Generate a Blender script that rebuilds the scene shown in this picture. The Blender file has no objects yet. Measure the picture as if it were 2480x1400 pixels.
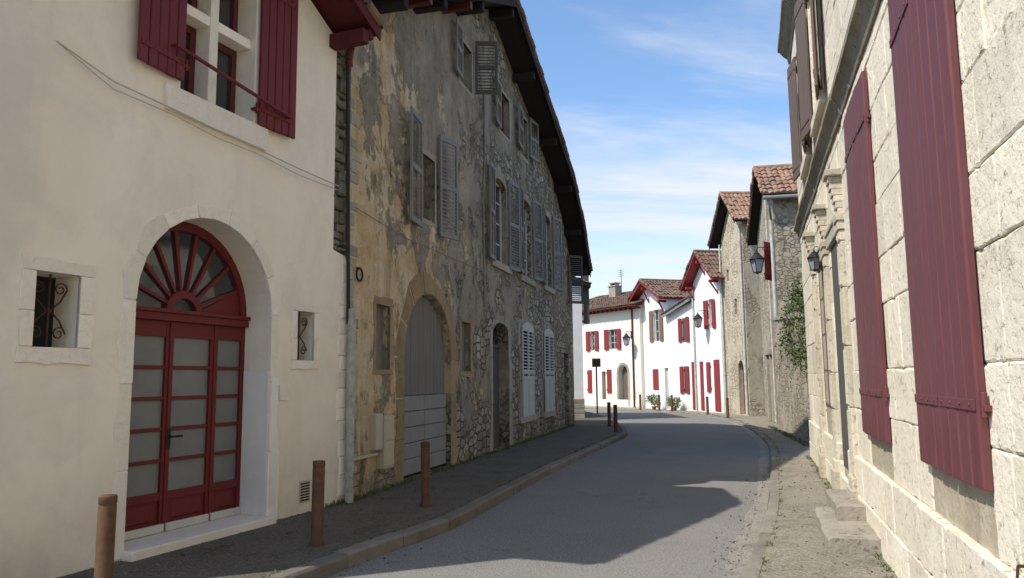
import bpy, math, random, bmesh
from mathutils import Vector, Matrix
from mathutils.geometry import tessellate_polygon
random.seed(7)
R=random.uniform
scene=bpy.context.scene
# ------------------------------------------------------------------ materials
class NT:
    def __init__(s,name):
        s.m=bpy.data.materials.new(name); s.m.use_nodes=True
        s.t=s.m.node_tree; s.b=s.t.nodes["Principled BSDF"]
        s.tc=s.t.nodes.new("ShaderNodeTexCoord")
    def n(s,k,**kw):
        x=s.t.nodes.new(k)
        for a,b in kw.items(): setattr(x,a,b)
        return x
    def l(s,a,b): s.t.links.new(a,b)
    def mapped(s,sc=(1,1,1),co="Object"):
        mp=s.n("ShaderNodeMapping"); mp.inputs["Scale"].default_value=sc
        s.l(s.tc.outputs[co],mp.inputs[0]); return mp.outputs[0]
    def noise(s,scale,detail=6,rough=.6,sc=(1,1,1),dist=0.0):
        x=s.n("ShaderNodeTexNoise"); x.inputs["Scale"].default_value=scale
        x.inputs["Detail"].default_value=detail; x.inputs["Roughness"].default_value=rough
        x.inputs["Distortion"].default_value=dist
        s.l(s.mapped(sc),x.inputs[0]); return x.outputs[0]
    def ramp(s,v,a,b,c0=(0,0,0,1),c1=(1,1,1,1)):
        x=s.n("ShaderNodeValToRGB"); e=x.color_ramp.elements
        e[0].position=a; e[1].position=b; e[0].color=c0; e[1].color=c1
        s.l(v,x.inputs[0]); return x.outputs[0]
    def mix(s,f,a,b,mode='MIX'):
        x=s.n("ShaderNodeMix",data_type='RGBA',blend_type=mode)
        for i,v in ((0,f),(6,a),(7,b)):
            if isinstance(v,(int,float)): x.inputs[i].default_value=v
            elif isinstance(v,tuple): x.inputs[i].default_value=v if len(v)==4 else (*v,1)
            else: s.l(v,x.inputs[i])
        return x.outputs[2]
    def math(s,op,a,b=0.0,clamp=False):
        x=s.n("ShaderNodeMath",operation=op); x.use_clamp=clamp
        for i,v in ((0,a),(1,b)):
            if isinstance(v,(int,float)): x.inputs[i].default_value=v
            else: s.l(v,x.inputs[i])
        return x.outputs[0]
    def rng(s,v,a,b,c,d):
        x=s.n("ShaderNodeMapRange"); s.l(v,x.inputs[0])
        for i,k in enumerate((a,b,c,d)): x.inputs[i+1].default_value=k
        return x.outputs[0]
    def bump(s,h,st=.4,dist=.02,prev=None):
        x=s.n("ShaderNodeBump"); x.inputs["Strength"].default_value=st; x.inputs["Distance"].default_value=dist
        s.l(h,x.inputs["Height"])
        if prev is not None: s.l(prev,x.inputs["Normal"])
        return x.outputs[0]
    def out(s,col,rough=.85,nrm=None,metal=0,spec=None):
        if isinstance(col,tuple): s.b.inputs["Base Color"].default_value=(*col,1)
        else: s.l(col,s.b.inputs["Base Color"])
        if isinstance(rough,(int,float)): s.b.inputs["Roughness"].default_value=rough
        else: s.l(rough,s.b.inputs["Roughness"])
        s.b.inputs["Metallic"].default_value=metal
        if spec is not None: s.b.inputs["Specular IOR Level"].default_value=spec
        if nrm is not None: s.l(nrm,s.b.inputs["Normal"])
        return s.m
    def xyz(s):
        x=s.n("ShaderNodeSeparateXYZ"); s.l(s.tc.outputs["Object"],x.inputs[0]); return x.outputs
def dk(c,k): return tuple(v*k for v in c)

def plaster(name,c,stain,amt=.5,base_dirt=True,bs=.35,patch=None):
    q=NT(name)
    big=q.ramp(q.noise(.7,5,.6,(1,1,.6),.6),.42,.72)
    col=q.mix(q.math('MULTIPLY',big,amt),c,stain)
    mid=q.ramp(q.noise(3.5,8,.7),.3,.75)
    col=q.mix(q.math('MULTIPLY',mid,.18),col,dk(c,.72))
    st=q.ramp(q.noise(2.2,5,.6,(2.5,2.5,.22)),.55,.8)
    col=q.mix(q.math('MULTIPLY',st,.2),col,dk(stain,.8))
    if base_dirt:
        z=q.xyz()[2]
        g=q.math('SUBTRACT',1.0,q.math('MULTIPLY',z,.9),True)
        g=q.math('MULTIPLY',g,q.ramp(q.noise(2.5,6,.65),.25,.7))
        col=q.mix(q.math('MULTIPLY',g,.6),col,dk(stain,.5))
    if patch:
        X=q.xyz()
        m2=q.math('ADD',q.noise(1.3,6,.6,(1,1,.8),.5),q.rng(X[0],-1.35,-.75,.25,-.12))
        col=q.mix(q.math('MULTIPLY',q.ramp(m2,.55,.75),.5),col,patch)
        lw=q.ramp(q.noise(1.1,8,.7,(1,1,1),.8),.47,.60)
        col=q.mix(q.math('MULTIPLY',lw,.22),col,dk(patch,.9))
        sp=q.ramp(q.noise(7,9,.8),.63,.70)
        col=q.mix(q.math('MULTIPLY',sp,.4),col,dk(stain,.6))
    b=q.bump(q.noise(2.0,4,.5),.35,.06)
    b=q.bump(q.noise(38,7,.7),bs,.008,b)
    return q.out(col,.9,b,spec=.25)
def stone(name,c,c2,dark,bs=.6,sc=6,island=True,da=.6,lo=.8,pits=0):
    q=NT(name)
    col=q.mix(q.ramp(q.noise(sc*.35,7,.65),.32,.68),c,c2)
    if island:
        g=q.n("ShaderNodeNewGeometry")
        rr=q.n("ShaderNodeMapRange"); rr.inputs[3].default_value=lo; rr.inputs[4].default_value=1.1
        q.l(g.outputs["Random Per Island"],rr.inputs[0])
        col=q.mix(1.0,col,rr.outputs[0],'MULTIPLY')
    d=q.ramp(q.noise(sc*1.3,9,.75,(1,1,1),.5),.56,.75)
    col=q.mix(q.math('MULTIPLY',d,da),col,dark)
    st=q.ramp(q.noise(1.6,6,.65,(3,3,.5),.3),.56,.8)
    col=q.mix(q.math('MULTIPLY',st,da*.7),col,dark)
    pit=q.ramp(q.noise(sc*5,5,.7),.25,.5)
    b=q.bump(q.noise(sc*.6,8,.65),bs,.05)
    b=q.bump(pit,min(.5,bs),.012,b)
    if pits:
        p=q.ramp(q.noise(13,8,.78,(1,1,1.3),.6),.60,.64)
        col=q.mix(q.math('MULTIPLY',p,pits),col,dk(dark,.55))
        b=q.bump(q.math('SUBTRACT',1.0,p),.8,.02,b)
    return q.out(col,.92,b,spec=.2)
def paint(name,c,fade=.25,rough=.5,scale=(6,6,.7)):
    q=NT(name)
    f=q.ramp(q.noise(2.2,8,.7,scale,.4),.35,.8)
    col=q.mix(q.math('MULTIPLY',f,fade),c,tuple(min(1,v*1.5+.05) for v in c))
    d=q.ramp(q.noise(9,6,.7,(3,3,.5)),.5,.85)
    col=q.mix(q.math('MULTIPLY',d,.35),col,dk(c,.45))
    b=q.bump(q.noise(14,6,.65,(5,5,.5)),.25,.006)
    return q.out(col,q.ramp(f,0,1,(rough,)*3+(1,),(min(1,rough+.25),)*3+(1,)),b,spec=.35)
def metal(name,c,rough=.55):
    q=NT(name)
    col=q.mix(q.ramp(q.noise(7,8,.7),.4,.7),c,dk(c,.5))
    return q.out(col,rough,q.bump(q.noise(30,5,.6),.2,.004),spec=.3)
def tiles_mat(name,c1,c2,c3):
    q=NT(name)
    w=q.n("ShaderNodeTexVoronoi"); w.inputs["Scale"].default_value=4.5
    q.l(q.mapped((1,1,1)),w.inputs[0])
    sp=q.n("ShaderNodeSeparateXYZ"); q.l(w.outputs["Color"],sp.inputs[0])
    col=q.mix(sp.outputs[0],c1,c2)
    col=q.mix(q.ramp(q.noise(2.5,7,.7),.42,.66),col,c3)
    col=q.mix(q.math('MULTIPLY',q.ramp(q.noise(22,5,.6),.5,.8),.5),col,dk(c3,.5))
    return q.out(col,.9,q.bump(q.noise(25,5,.6),.4,.01),spec=.2)
def cells(q,sc,stretch=(.75,1,1.3)):
    tn=q.n("ShaderNodeTexNoise"); tn.inputs["Scale"].default_value=2.6; tn.inputs["Detail"].default_value=5; q.l(q.mapped(),tn.inputs[0])
    wob=q.mix(.16,q.mapped(stretch),tn.outputs[1])
    vo=q.n("ShaderNodeTexVoronoi",feature='DISTANCE_TO_EDGE'); vo.inputs["Scale"].default_value=sc; vo.inputs["Randomness"].default_value=.85; q.l(wob,vo.inputs[0])
    vc=q.n("ShaderNodeTexVoronoi"); vc.inputs["Scale"].default_value=sc; vc.inputs["Randomness"].default_value=.85; q.l(wob,vc.inputs[0])
    sp=q.n("ShaderNodeSeparateXYZ"); q.l(vc.outputs["Color"],sp.inputs[0])
    e=q.math('ADD',vo.outputs[0],q.math('MULTIPLY',q.noise(18,5,.7),.06))
    return q.ramp(e,.03,.14),sp.outputs[0]
def old_wall():
    q=NT("weathered_render")
    X=q.xyz()
    n1=q.noise(1.1,10,.7,(1,1,.8),.4); n2=q.noise(4.5,9,.72)
    grey=q.mix(q.ramp(n2,.3,.7),(.335,.295,.235),(.215,.19,.15))
    grey=q.mix(q.ramp(n1,.44,.68),grey,(.42,.37,.29))
    jn,rc=cells(q,5.6)
    rub=q.mix(rc,(.47,.42,.33),(.25,.22,.175))
    rub=q.mix(jn,(.11,.095,.075),rub)
    low=q.rng(X[2],.1,1.5,.17,0); fa=q.rng(X[0],3,11,-.05,.095)
    rsrc=q.math('ADD',q.math('ADD',q.noise(.75,10,.72,(1,1,.75),.5),low),fa)
    rm=q.ramp(rsrc,.535,.578)
    near=q.rng(X[0],0,4.8,.17,-.02); hz=q.rng(X[2],3.4,7.5,.02,-.07)
    o=q.math('ADD',q.math('ADD',q.noise(1.05,10,.72,(1.1,1,.8),.3),near),hz)
    om=q.ramp(o,.555,.592)
    och=q.mix(q.ramp(q.noise(2.5,9,.72,(1.3,1,.6)),.35,.65),(.64,.49,.285),(.46,.31,.14))
    och=q.mix(q.ramp(q.noise(1.3,9,.7),.42,.62),och,(.68,.585,.43))
    edge=q.ramp(o,.545,.57)
    col=q.mix(rm,grey,rub)
    col=q.mix(q.math('MULTIPLY',q.math('SUBTRACT',edge,om,True),.5),col,(.11,.09,.068))
    col=q.mix(q.math('MULTIPLY',om,.92),col,och)
    pl=q.ramp(q.noise(2.3,10,.74,(1,1,.8),.3),.59,.63)
    col=q.mix(q.math('MULTIPLY',pl,.65),col,(.58,.52,.41))
    stq=q.ramp(q.noise(1.5,8,.74,(2.4,1,.3),.4),.49,.78)
    col=q.mix(q.math('MULTIPLY',stq,.64),col,(.065,.057,.046))
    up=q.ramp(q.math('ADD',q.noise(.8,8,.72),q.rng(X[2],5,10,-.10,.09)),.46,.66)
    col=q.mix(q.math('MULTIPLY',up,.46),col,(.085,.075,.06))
    lo2=q.ramp(q.math('ADD',q.noise(1.4,8,.7),q.rng(X[2],.1,.9,.22,-.1)),.5,.7)
    col=q.mix(q.math('MULTIPLY',lo2,.45),col,(.07,.065,.048))
    spk=q.ramp(q.noise(9,9,.78,(1,1,.7)),.54,.68)
    col=q.mix(q.math('MULTIPLY',spk,.5),col,(.08,.07,.055))
    b=q.bump(q.math('ADD',q.math('ADD',om,pl),q.math('MULTIPLY',n1,.8)),.7,.03)
    b=q.bump(q.math('MULTIPLY',jn,rm),.9,.04,b)
    b=q.bump(q.noise(18,10,.76),.95,.025,b)
    return q.out(col,.95,b,spec=.15)
def rubble(name,c1,c2,joint,sc=6,cover=None,thr=.5,streak=.4):
    q=NT(name)
    jn,rc=cells(q,sc,(.7,1,1.4))
    col=q.mix(jn,joint,q.mix(rc,c1,c2))
    if cover:
        m=q.ramp(q.noise(1.3,10,.72,(1,1,.7),.4),thr-.02,thr+.03)
        cc=q.mix(q.ramp(q.noise(3,8,.7),.35,.65),cover,dk(cover,.72))
        col=q.mix(m,col,cc)
        h=q.math('MAXIMUM',jn,m)
    else: h=jn
    st=q.ramp(q.noise(1.8,7,.7,(3,3,.3)),.48,.78)
    col=q.mix(q.math('MULTIPLY',st,streak),col,dk(joint,.6))
    b=q.bump(h,.6,.03); b=q.bump(q.noise(14,9,.72),.6,.02,b)
    return q.out(col,.95,b,spec=.15)

M={}
M['cream']=plaster("cream_plaster",(.86,.785,.665),(.70,.61,.46),.5,patch=(.58,.55,.49))
M['cream_trim']=stone("pale_limewashed_stone",(.86,.80,.70),(.79,.72,.60),(.48,.42,.33),.5,5,True,.5,.88)
M['whitewash']=plaster("whitewash",(.84,.815,.765),(.74,.70,.62),.4,True,.3)
M['old']=old_wall()
M['ochre_stone']=stone("ochre_stone",(.40,.30,.18),(.29,.205,.12),(.12,.09,.06),.9,7,pits=.6)
M['grey_stone']=stone("grey_dressed_stone",(.44,.395,.315),(.33,.295,.235),(.15,.13,.105),.8,7,pits=.4)
M['dark_stone']=stone("dark_rough_edge_stone",(.26,.225,.17),(.16,.14,.11),(.06,.052,.042),.9,8,pits=.6)
M['lime']=stone("pale_limestone_blocks",(.82,.745,.60),(.71,.63,.485),(.42,.35,.25),.55,4,True,.5,.90,pits=.45)
M['lime_trim']=stone("carved_limestone",(.66,.59,.465),(.52,.46,.355),(.24,.2,.15),.7,5,pits=.4)
M['step']=stone("worn_step_stone",(.42,.375,.30),(.30,.265,.21),(.14,.12,.085),.7,5,pits=.5)
M['lime_dark']=stone("weathered_cornice_stone",(.40,.35,.27),(.25,.215,.165),(.09,.078,.06),.8,6,pits=.5)
M['mortar']=stone("mortar",(.54,.47,.35),(.38,.325,.235),(.15,.125,.09),.6,9,False)
M['white']=plaster("white_render",(.87,.86,.83),(.77,.75,.70),.25,True,.15)
M['offwhite']=plaster("cream_white_render",(.83,.78,.66),(.73,.675,.54),.3,True,.15)
M['rub_r']=rubble("pale_rubble_wall",(.56,.48,.355),(.40,.335,.24),(.25,.21,.155),5.5,(.60,.52,.385),.50,.38)
M['rub_d']=rubble("grey_rubble_wall",(.47,.405,.305),(.31,.265,.2),(.16,.138,.105),6.0,(.48,.42,.315),.53,.48)
M['red_dark']=paint("dark_red_paint",(.130,.012,.013),.12,.45)
M['red_eave']=paint("dark_red_eave_paint",(.085,.013,.012),.10,.75)
M['burg']=paint("burgundy_paint",(.128,.037,.040),.35,.45)
M['red_far']=paint("red_paint",(.25,.028,.028),.15,.5)
M['brown_sh']=paint("brown_paint",(.20,.115,.075),.2,.6)
M['brown_grey']=paint("weathered_brown_shutter_paint",(.13,.092,.075),.3,.75)
M['grey_sh']=paint("grey_louvre_paint",(.20,.197,.19),.5,.8)
M['dark_sh']=paint("dark_weathered_wood",(.085,.078,.065),.3,.85)
M['white_sh']=paint("white_louvre_paint",(.50,.485,.45),.2,.75)
M['greywood']=paint("weathered_grey_door_wood",(.15,.142,.132),.6,.88,(5,5,.4))
M['greydoor']=paint("grey_door_paint",(.215,.215,.212),.45,.8)
M['darkwood']=paint("dark_eave_wood",(.018,.013,.011),.18,.9)
M['win_frame']=paint("brown_window_frame",(.10,.018,.015),.2,.5)
M['iron']=metal("wrought_iron",(.02,.018,.017),.6)
M['rust']=metal("rusty_iron",(.075,.03,.022),.75)
M['boll']=metal("brown_bollard_paint",(.115,.056,.028),.72)
M['grey_pipe']=metal("grey_pipe",(.46,.44,.40),.55)
M['white_pipe']=metal("white_pipe",(.62,.60,.55),.55)
M['black_pipe']=metal("black_pipe",(.02,.02,.021),.45)
M['box']=paint("beige_plastic",(.46,.405,.31),.15,.6)
M['tile']=tiles_mat("terracotta_tiles",(.44,.26,.17),(.29,.155,.10),(.18,.135,.10))
M['tile_br']=tiles_mat("brown_tiles",(.24,.15,.105),(.17,.11,.08),(.12,.09,.07))
M['slate']=tiles_mat("grey_slates",(.15,.145,.14),(.12,.115,.11),(.085,.08,.078))
M['kerb']=stone("kerb_stone",(.23,.205,.17),(.16,.145,.12),(.08,.07,.058),.7,6)
M['kerb_l']=stone("pale_kerb_stone",(.28,.25,.205),(.2,.18,.148),(.11,.097,.078),.7,6)
q=NT("glass"); M['glass']=q.out((.025,.03,.034),.07,q.bump(q.noise(2.2,3,.5),.12,.02),spec=.9)
q=NT("ribbed_glass"); wv=q.n("ShaderNodeTexWave",bands_direction='Z'); wv.inputs["Scale"].default_value=30; q.l(q.tc.outputs["Object"],wv.inputs[0])
M['rib']=q.out(q.mix(q.ramp(q.noise(2.5,5,.6),.3,.7),q.mix(wv.outputs[0],(.19,.195,.185),(.225,.23,.215)),q.mix(wv.outputs[0],(.13,.135,.13),(.16,.165,.155))),.28,q.bump(wv.outputs[0],.25,.006),spec=.6)
q=NT("lamp_glass"); M['lampglass']=q.out((.30,.33,.35),.1,spec=.8)
q=NT("dark_interior"); M['dark']=q.out((.012,.011,.01),.9)
def asphalt():
    q=NT("asphalt")
    c=q.mix(q.ramp(q.noise(.35,6,.6,(1,1,1),.5),.35,.68),(.200,.190,.172),(.150,.143,.131))
    sp=q.noise(48,3,.8); c=q.mix(q.ramp(sp,.42,.66),c,(.33,.315,.285))
    sp2=q.noise(80,2,.8); c=q.mix(q.ramp(sp2,.35,.45,(1,1,1,1),(0,0,0,1)),c,(.045,.043,.041))
    st=q.ramp(q.noise(1.4,7,.7),.55,.75); c=q.mix(q.math('MULTIPLY',st,.35),c,(.085,.082,.076))
    cr=q.ramp(q.math('ABSOLUTE',q.math('SUBTRACT',q.noise(.6,9,.62,(1,1,1),.9),.5)),.0,.004,(1,1,1,1),(0,0,0,1))
    c=q.mix(q.math('MULTIPLY',cr,q.math('MULTIPLY',q.ramp(q.noise(.5,3,.5),.5,.6),.7)),c,(.04,.04,.04))
    return q.out(c,.92,q.bump(q.noise(60,4,.75),.6,.014),spec=.15)
M['asphalt']=asphalt()
def pav(name,c1,c2,moss):
    q=NT(name)
    c=q.mix(q.ramp(q.noise(1.1,7,.65),.35,.68),c1,c2)
    c=q.mix(q.ramp(q.noise(42,4,.8),.45,.7),c,tuple(v*1.9 for v in c1))
    c=q.mix(q.math('MULTIPLY',q.ramp(q.noise(2.4,8,.72),.52,.68),.6),c,moss)
    c=q.mix(q.ramp(q.noise(16,5,.8),.60,.69),c,dk(c2,.4))
    return q.out(c,.95,q.bump(q.noise(38,7,.75),.9,.02),spec=.15)
M['pav']=pav("gravelly_pavement",(.125,.108,.086),(.085,.073,.058),(.065,.060,.038))
M['pav_r']=pav("worn_concrete_pavement",(.25,.22,.172),(.17,.15,.117),(.115,.102,.066))
M['gutter']=pav("concrete_gutter",(.26,.24,.205),(.19,.177,.15),(.12,.11,.088))
M['earth']=pav("earth",(.11,.10,.07),(.08,.08,.05),(.05,.07,.03))
def leafmat(name,a,b):
    q=NT(name); g=q.n("ShaderNodeNewGeometry")
    return q.out(q.mix(g.outputs["Random Per Island"],a,b),.55,spec=.3)
M['leaf']=leafmat("ivy_leaves",(.035,.058,.015),(.10,.145,.035))
M['bush']=leafmat("shrub_leaves",(.05,.10,.02),(.18,.24,.05))
M['grass']=leafmat("grass_blades",(.05,.07,.02),(.13,.15,.05))
M['litter']=leafmat("leaf_litter",(.05,.04,.025),(.22,.17,.11))
M['pot']=paint("terracotta_pot",(.20,.11,.075),.2,.8)

# ------------------------------------------------------------------ mesh builder
class B:
    def __init__(s): s.v=[]; s.f=[]
    def add(s,vs,fs):
        o=len(s.v); s.v+= [tuple(v) for v in vs]; s.f+=[tuple(i+o for i in f) for f in fs]
    def box(s,x0,x1,y0,y1,z0,z1,j=0):
        vs=[Vector((x+R(-j,j),y+R(-j,j)*.6,z+R(-j,j))) for x in (x0,x1) for y in (y0,y1) for z in (z0,z1)]
        s.add(vs,[(0,1,3,2),(4,6,7,5),(0,4,5,1),(2,3,7,6),(0,2,6,4),(1,5,7,3)]); return s
    def cbox(s,x0,x1,y0,y1,z0,z1,c=.02,j=0):
        jj=lambda:R(-j,j)
        f=[(x0+c+jj(),y0+jj()*.5,z0+c+jj()),(x1-c+jj(),y0+jj()*.5,z0+c+jj()),(x1-c+jj(),y0+jj()*.5,z1-c+jj()),(x0+c+jj(),y0+jj()*.5,z1-c+jj())]
        g=[(x0,y0+c,z0),(x1,y0+c,z0),(x1,y0+c,z1),(x0,y0+c,z1)]
        h=[(x0,y1,z0),(x1,y1,z0),(x1,y1,z1),(x0,y1,z1)]
        fs=[(0,1,2,3),(8,9,10,11)]
        for i in range(4):
            k=(i+1)%4; fs+=[(i,i+4,k+4,k),(i+4,i+8,k+8,k+4)]
        s.add(f+g+h,fs); return s
    def prism(s,poly,y0,y1,caps=True):
        n=len(poly); vs=[(x,y0,z) for x,z in poly]+[(x,y1,z) for x,z in poly]
        fs=[(i,(i+1)%n,(i+1)%n+n,i+n) for i in range(n)]
        if caps:
            t=tessellate_polygon([[Vector((x,z,0)) for x,z in poly]])
            fs+=[tuple(a) for a in t]+[tuple(i+n for i in a) for a in t]
        s.add(vs,fs); return s
    def front(s,outline,holes,t):
        pl=[[Vector((x,z,0)) for x,z in p] for p in [outline]+holes]
        tr=tessellate_polygon(pl); flat=[v for p in pl for v in p]
        s.add([(v.x,0,v.y) for v in flat],[tuple(a) for a in tr])
        for p in [outline]+holes: s.prism(p,0,t,False)
    def cyl(s,p0,p1,r,n=12,r1=None,cap=True):
        p0=Vector(p0);p1=Vector(p1); d=(p1-p0).normalized()
        a=d.orthogonal().normalized(); b=d.cross(a); r1=r if r1 is None else r1
        vs=[p0+(a*math.cos(2*math.pi*i/n)+b*math.sin(2*math.pi*i/n))*r for i in range(n)]
        vs+=[p1+(a*math.cos(2*math.pi*i/n)+b*math.sin(2*math.pi*i/n))*r1 for i in range(n)]
        fs=[(i,(i+1)%n,(i+1)%n+n,i+n) for i in range(n)]
        if cap: fs+=[tuple(range(n)),tuple(range(n,2*n))]
        s.add(vs,fs); return s
    def tube(s,pts,r,n=8):
        for a,b in zip(pts[:-1],pts[1:]): s.cyl(a,b,r,n)
        return s
    def lathe(s,c,prof,n=20):
        vs=[];fs=[]
        for r,z in prof:
            vs+=[(c[0]+r*math.cos(2*math.pi*i/n),c[1]+r*math.sin(2*math.pi*i/n),c[2]+z) for i in range(n)]
        for k in range(len(prof)-1):
            for i in range(n):
                fs.append((k*n+i,k*n+(i+1)%n,(k+1)*n+(i+1)%n,(k+1)*n+i))
        fs.append(tuple(range((len(prof)-1)*n,len(prof)*n)))
        s.add(vs,fs); return s
    def leaf(s,c,size,flat=1.0):
        a=Vector((R(-1,1),R(-1,1),R(-1,1)*flat)).normalized(); b=Vector((R(-1,1),R(-1,1),R(-1,1)*flat)); b=(b-a*b.dot(a)).normalized(); c=Vector(c)
        s.add([c-a*size,c+b*size*.6,c+a*size,c-b*size*.6],[(0,1,2,3)])
def obj(name,b,mat,parent=None,bevel=0,label=None,smooth=False,kind=None,cat=None,loc=None,rot=None,group=None):
    me=bpy.data.meshes.new(name); me.from_pydata(b.v,[],b.f); me.materials.append(mat)
    bm=bmesh.new(); bm.from_mesh(me); bmesh.ops.recalc_face_normals(bm,faces=bm.faces); bm.to_mesh(me); bm.free()
    if smooth:
        for p in me.polygons: p.use_smooth=True
    o=bpy.data.objects.new(name,me); scene.collection.objects.link(o)
    if parent: o.parent=parent
    if bevel:
        md=o.modifiers.new("bevel",'BEVEL'); md.width=bevel; md.segments=2; md.limit_method='ANGLE'
    if label: o["label"]=label
    if kind: o["kind"]=kind
    if cat: o["category"]=cat
    if group: o["group"]=group
    if loc is not None: o.location=loc
    if rot is not None: o.rotation_euler=(0,0,rot)
    return o
def root(name,loc,rot,label,cat,group=None):
    e=bpy.data.objects.new(name,None); scene.collection.objects.link(e); e.location=loc; e.rotation_euler=(0,0,rot)
    e.empty_display_size=.3
    e["label"]=label; e["category"]=cat
    if group: e["group"]=group
    return e
def house(name,O,P,label,cat="house",inset=0):
    a=math.atan2(P[1]-O[1],P[0]-O[0])
    return root(name,(O[0]-math.sin(a)*inset,O[1]+math.cos(a)*inset,0),a,label,cat)

def archpts(u0,u1,z0,zs,zt,n=20):
    c=(u0+u1)/2; r=(u1-u0)/2
    return [(u0,z0)]+[(c-r*math.cos(math.pi*i/n),zs+(zt-zs)*math.sin(math.pi*i/n)) for i in range(n+1)]+[(u1,z0)]
def rect(u0,u1,z0,z1): return [(u0,z0),(u0,z1),(u1,z1),(u1,z0)]
def ring(b,inner,outer,y0,y1,per=2,gap=.006,jy=.006):
    n=len(inner); i=0
    while i<n-1:
        k=min(i+per,n-1); yy=y0+R(-jy,jy)
        poly=inner[i:k+1]+outer[i:k+1][::-1]
        cx=sum(p[0] for p in poly)/len(poly); cz=sum(p[1] for p in poly)/len(poly)
        L=max(math.hypot(p[0]-cx,p[1]-cz) for p in poly); s=1-gap/L
        b.prism([(cx+(p[0]-cx)*s,cz+(p[1]-cz)*s) for p in poly],yy,y1)
        i=k
def arch_stones(u0,u1,z0,zs,zt,w,jit=.03,n=14,nj=5):
    ii=[(u0,z0+(zs-z0)*k/nj) for k in range(nj)]; oo=[(u0-w+R(-jit,jit),p[1]) for p in ii]
    c=(u0+u1)/2; r=(u1-u0)/2
    for i in range(n+1):
        a=math.pi*i/n; e=R(-jit,jit)
        ii.append((c-r*math.cos(a),zs+(zt-zs)*math.sin(a))); oo.append((c-(r+w+e)*math.cos(a),zs+(zt-zs+w+e)*math.sin(a)))
    for k in range(nj-1,-1,-1):
        ii.append((u1,z0+(zs-z0)*k/nj)); oo.append((u1+w+R(-jit,jit),ii[-1][1]))
    return ii,oo
def rough_edge(p0,p1,n,j):
    return [(p0[0]+(p1[0]-p0[0])*k/n+R(-j,j),p0[1]+(p1[1]-p0[1])*k/n+R(-j,j)) for k in range(1,n)]
def surround(h,mat,u0,u1,z0,z1,w,y0=-.015,y1=.03,jit=.02,sill=None,lab=None):
    b=B(); J=lambda:R(-jit,jit); e=.011
    A=(u0-w+J(),z1+w+J()); C=(u1+w+J(),z1+w+J())
    b.prism([(u0-w+J(),z1)]+[A]+rough_edge(A,C,5,e)+[C,(u1+w+J(),z1)],y0,y1)
    A=(u0-w+J(),z0-w+J()); C=(u1+w+J(),z0-w+J())
    b.prism([(u0-w+J(),z0)]+[A]+rough_edge(A,C,5,e)+[C,(u1+w+J(),z0)],y0-.003 if sill is None else y0-sill,y1)
    zm=z0+(z1-z0)*R(.4,.6)
    for (a,c) in ((z0+.004,zm),(zm+.004,z1-.004)):
        y=y0+R(-.003,.003)
        P=[(u0-w+J(),a),(u0-w+J(),c)]; b.prism([P[0]]+rough_edge(P[0],P[1],4,e)+[P[1],(u0,c),(u0,a)],y,y1)
        P=[(u1+w+J(),c),(u1+w+J(),a)]; b.prism([(u1,a),(u1,c),P[0]]+rough_edge(P[0],P[1],4,e)+[P[1]],y,y1)
    return obj("stone_surround",b,M[mat],h,.006,label=lab)
def arch_surround(h,mat,a,w,jit,n,nj,y0=-.02,y1=.05,per=2,gap=.006,jy=.01,sill=False,lab=None):
    b=B(); ii,oo=arch_stones(*a,w,jit,n,nj); ring(b,ii,oo,y0,y1,per,gap,jy)
    if sill: b.box(a[0]-.25,a[1]+.25,-.07,.12,a[2]-.16,a[2]-.002,.008)
    return obj("stone_surround",b,M[mat],h,.008,label=lab)
def window(rt,u0,u1,z0,z1,y=.22,fm='win_frame',cols=2,rows=3,fw=.05,gl='glass'):
    b=B()
    b.box(u0,u0+fw,y,y+.05,z0,z1); b.box(u1-fw,u1,y,y+.05,z0,z1)
    b.box(u0+fw,u1-fw,y+.002,y+.05,z0,z0+fw); b.box(u0+fw,u1-fw,y+.002,y+.05,z1-fw,z1)
    for i in range(1,cols):
        x=u0+(u1-u0)*i/cols; b.box(x-fw*.5,x+fw*.5,y-.004,y+.046,z0+fw,z1-fw)
    for i in range(1,rows):
        z=z0+(z1-z0)*i/rows; b.box(u0+fw,u1-fw,y+.006,y+.04,z-.015,z+.015)
    w=obj("window",b,M[fm],rt)
    g=B(); g.box(u0+.01,u1-.01,y+.03,y+.036,z0+.01,z1-.01); obj("pane",g,M[gl],w)
    return w
def plank_shutter(rt,u0,u1,z0,z1,mat='burg',n=5,y=-.05,ang=0,hinge='l',pins=True,thick=.035,name="shutter",label=None,gap=.002,ch=.005):
    w=u1-u0;h=z1-z0; b=B()
    for i in range(n):
        x0=w*i/n+gap; x1=w*(i+1)/n-gap
        b.cbox(x0,x1,-thick+R(-.003,.003),0,R(-.006,.006),h+R(-.006,.006),ch)
    for zz in ((.16,h-.22) if h<2.5 else (.38,h-.45)):
        b.box(.02,w-.02,-thick-.008,-thick+.002,zz,zz+.055)
        for k in range(n): b.cyl((w*(k+.5)/n,-thick-.014,zz+.028),(w*(k+.5)/n,-thick-.004,zz+.028),.009,6)
        if pins:
            for sx in ((-.03,) if hinge=='l' else (w+.03,)):
                b.cyl((sx,-.02,zz-.03),(sx,-.02,zz+.09),.016,8); b.box(sx-.035,sx+.035,-.03,.04,zz+.0,zz+.03)
    b.box(.03,w-.03,.0,.02,.15,.24); b.box(.03,w-.03,.0,.02,h-.3,h-.21)
    if hinge=='r':
        b.v=[(x-w,yy,z) for x,yy,z in b.v]; loc=(u1,y,z0); a=math.radians(ang)
    else: loc=(u0,y,z0); a=-math.radians(ang)
    return obj(name,b,M[mat],rt,.003,loc=loc,rot=a,label=label)
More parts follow.
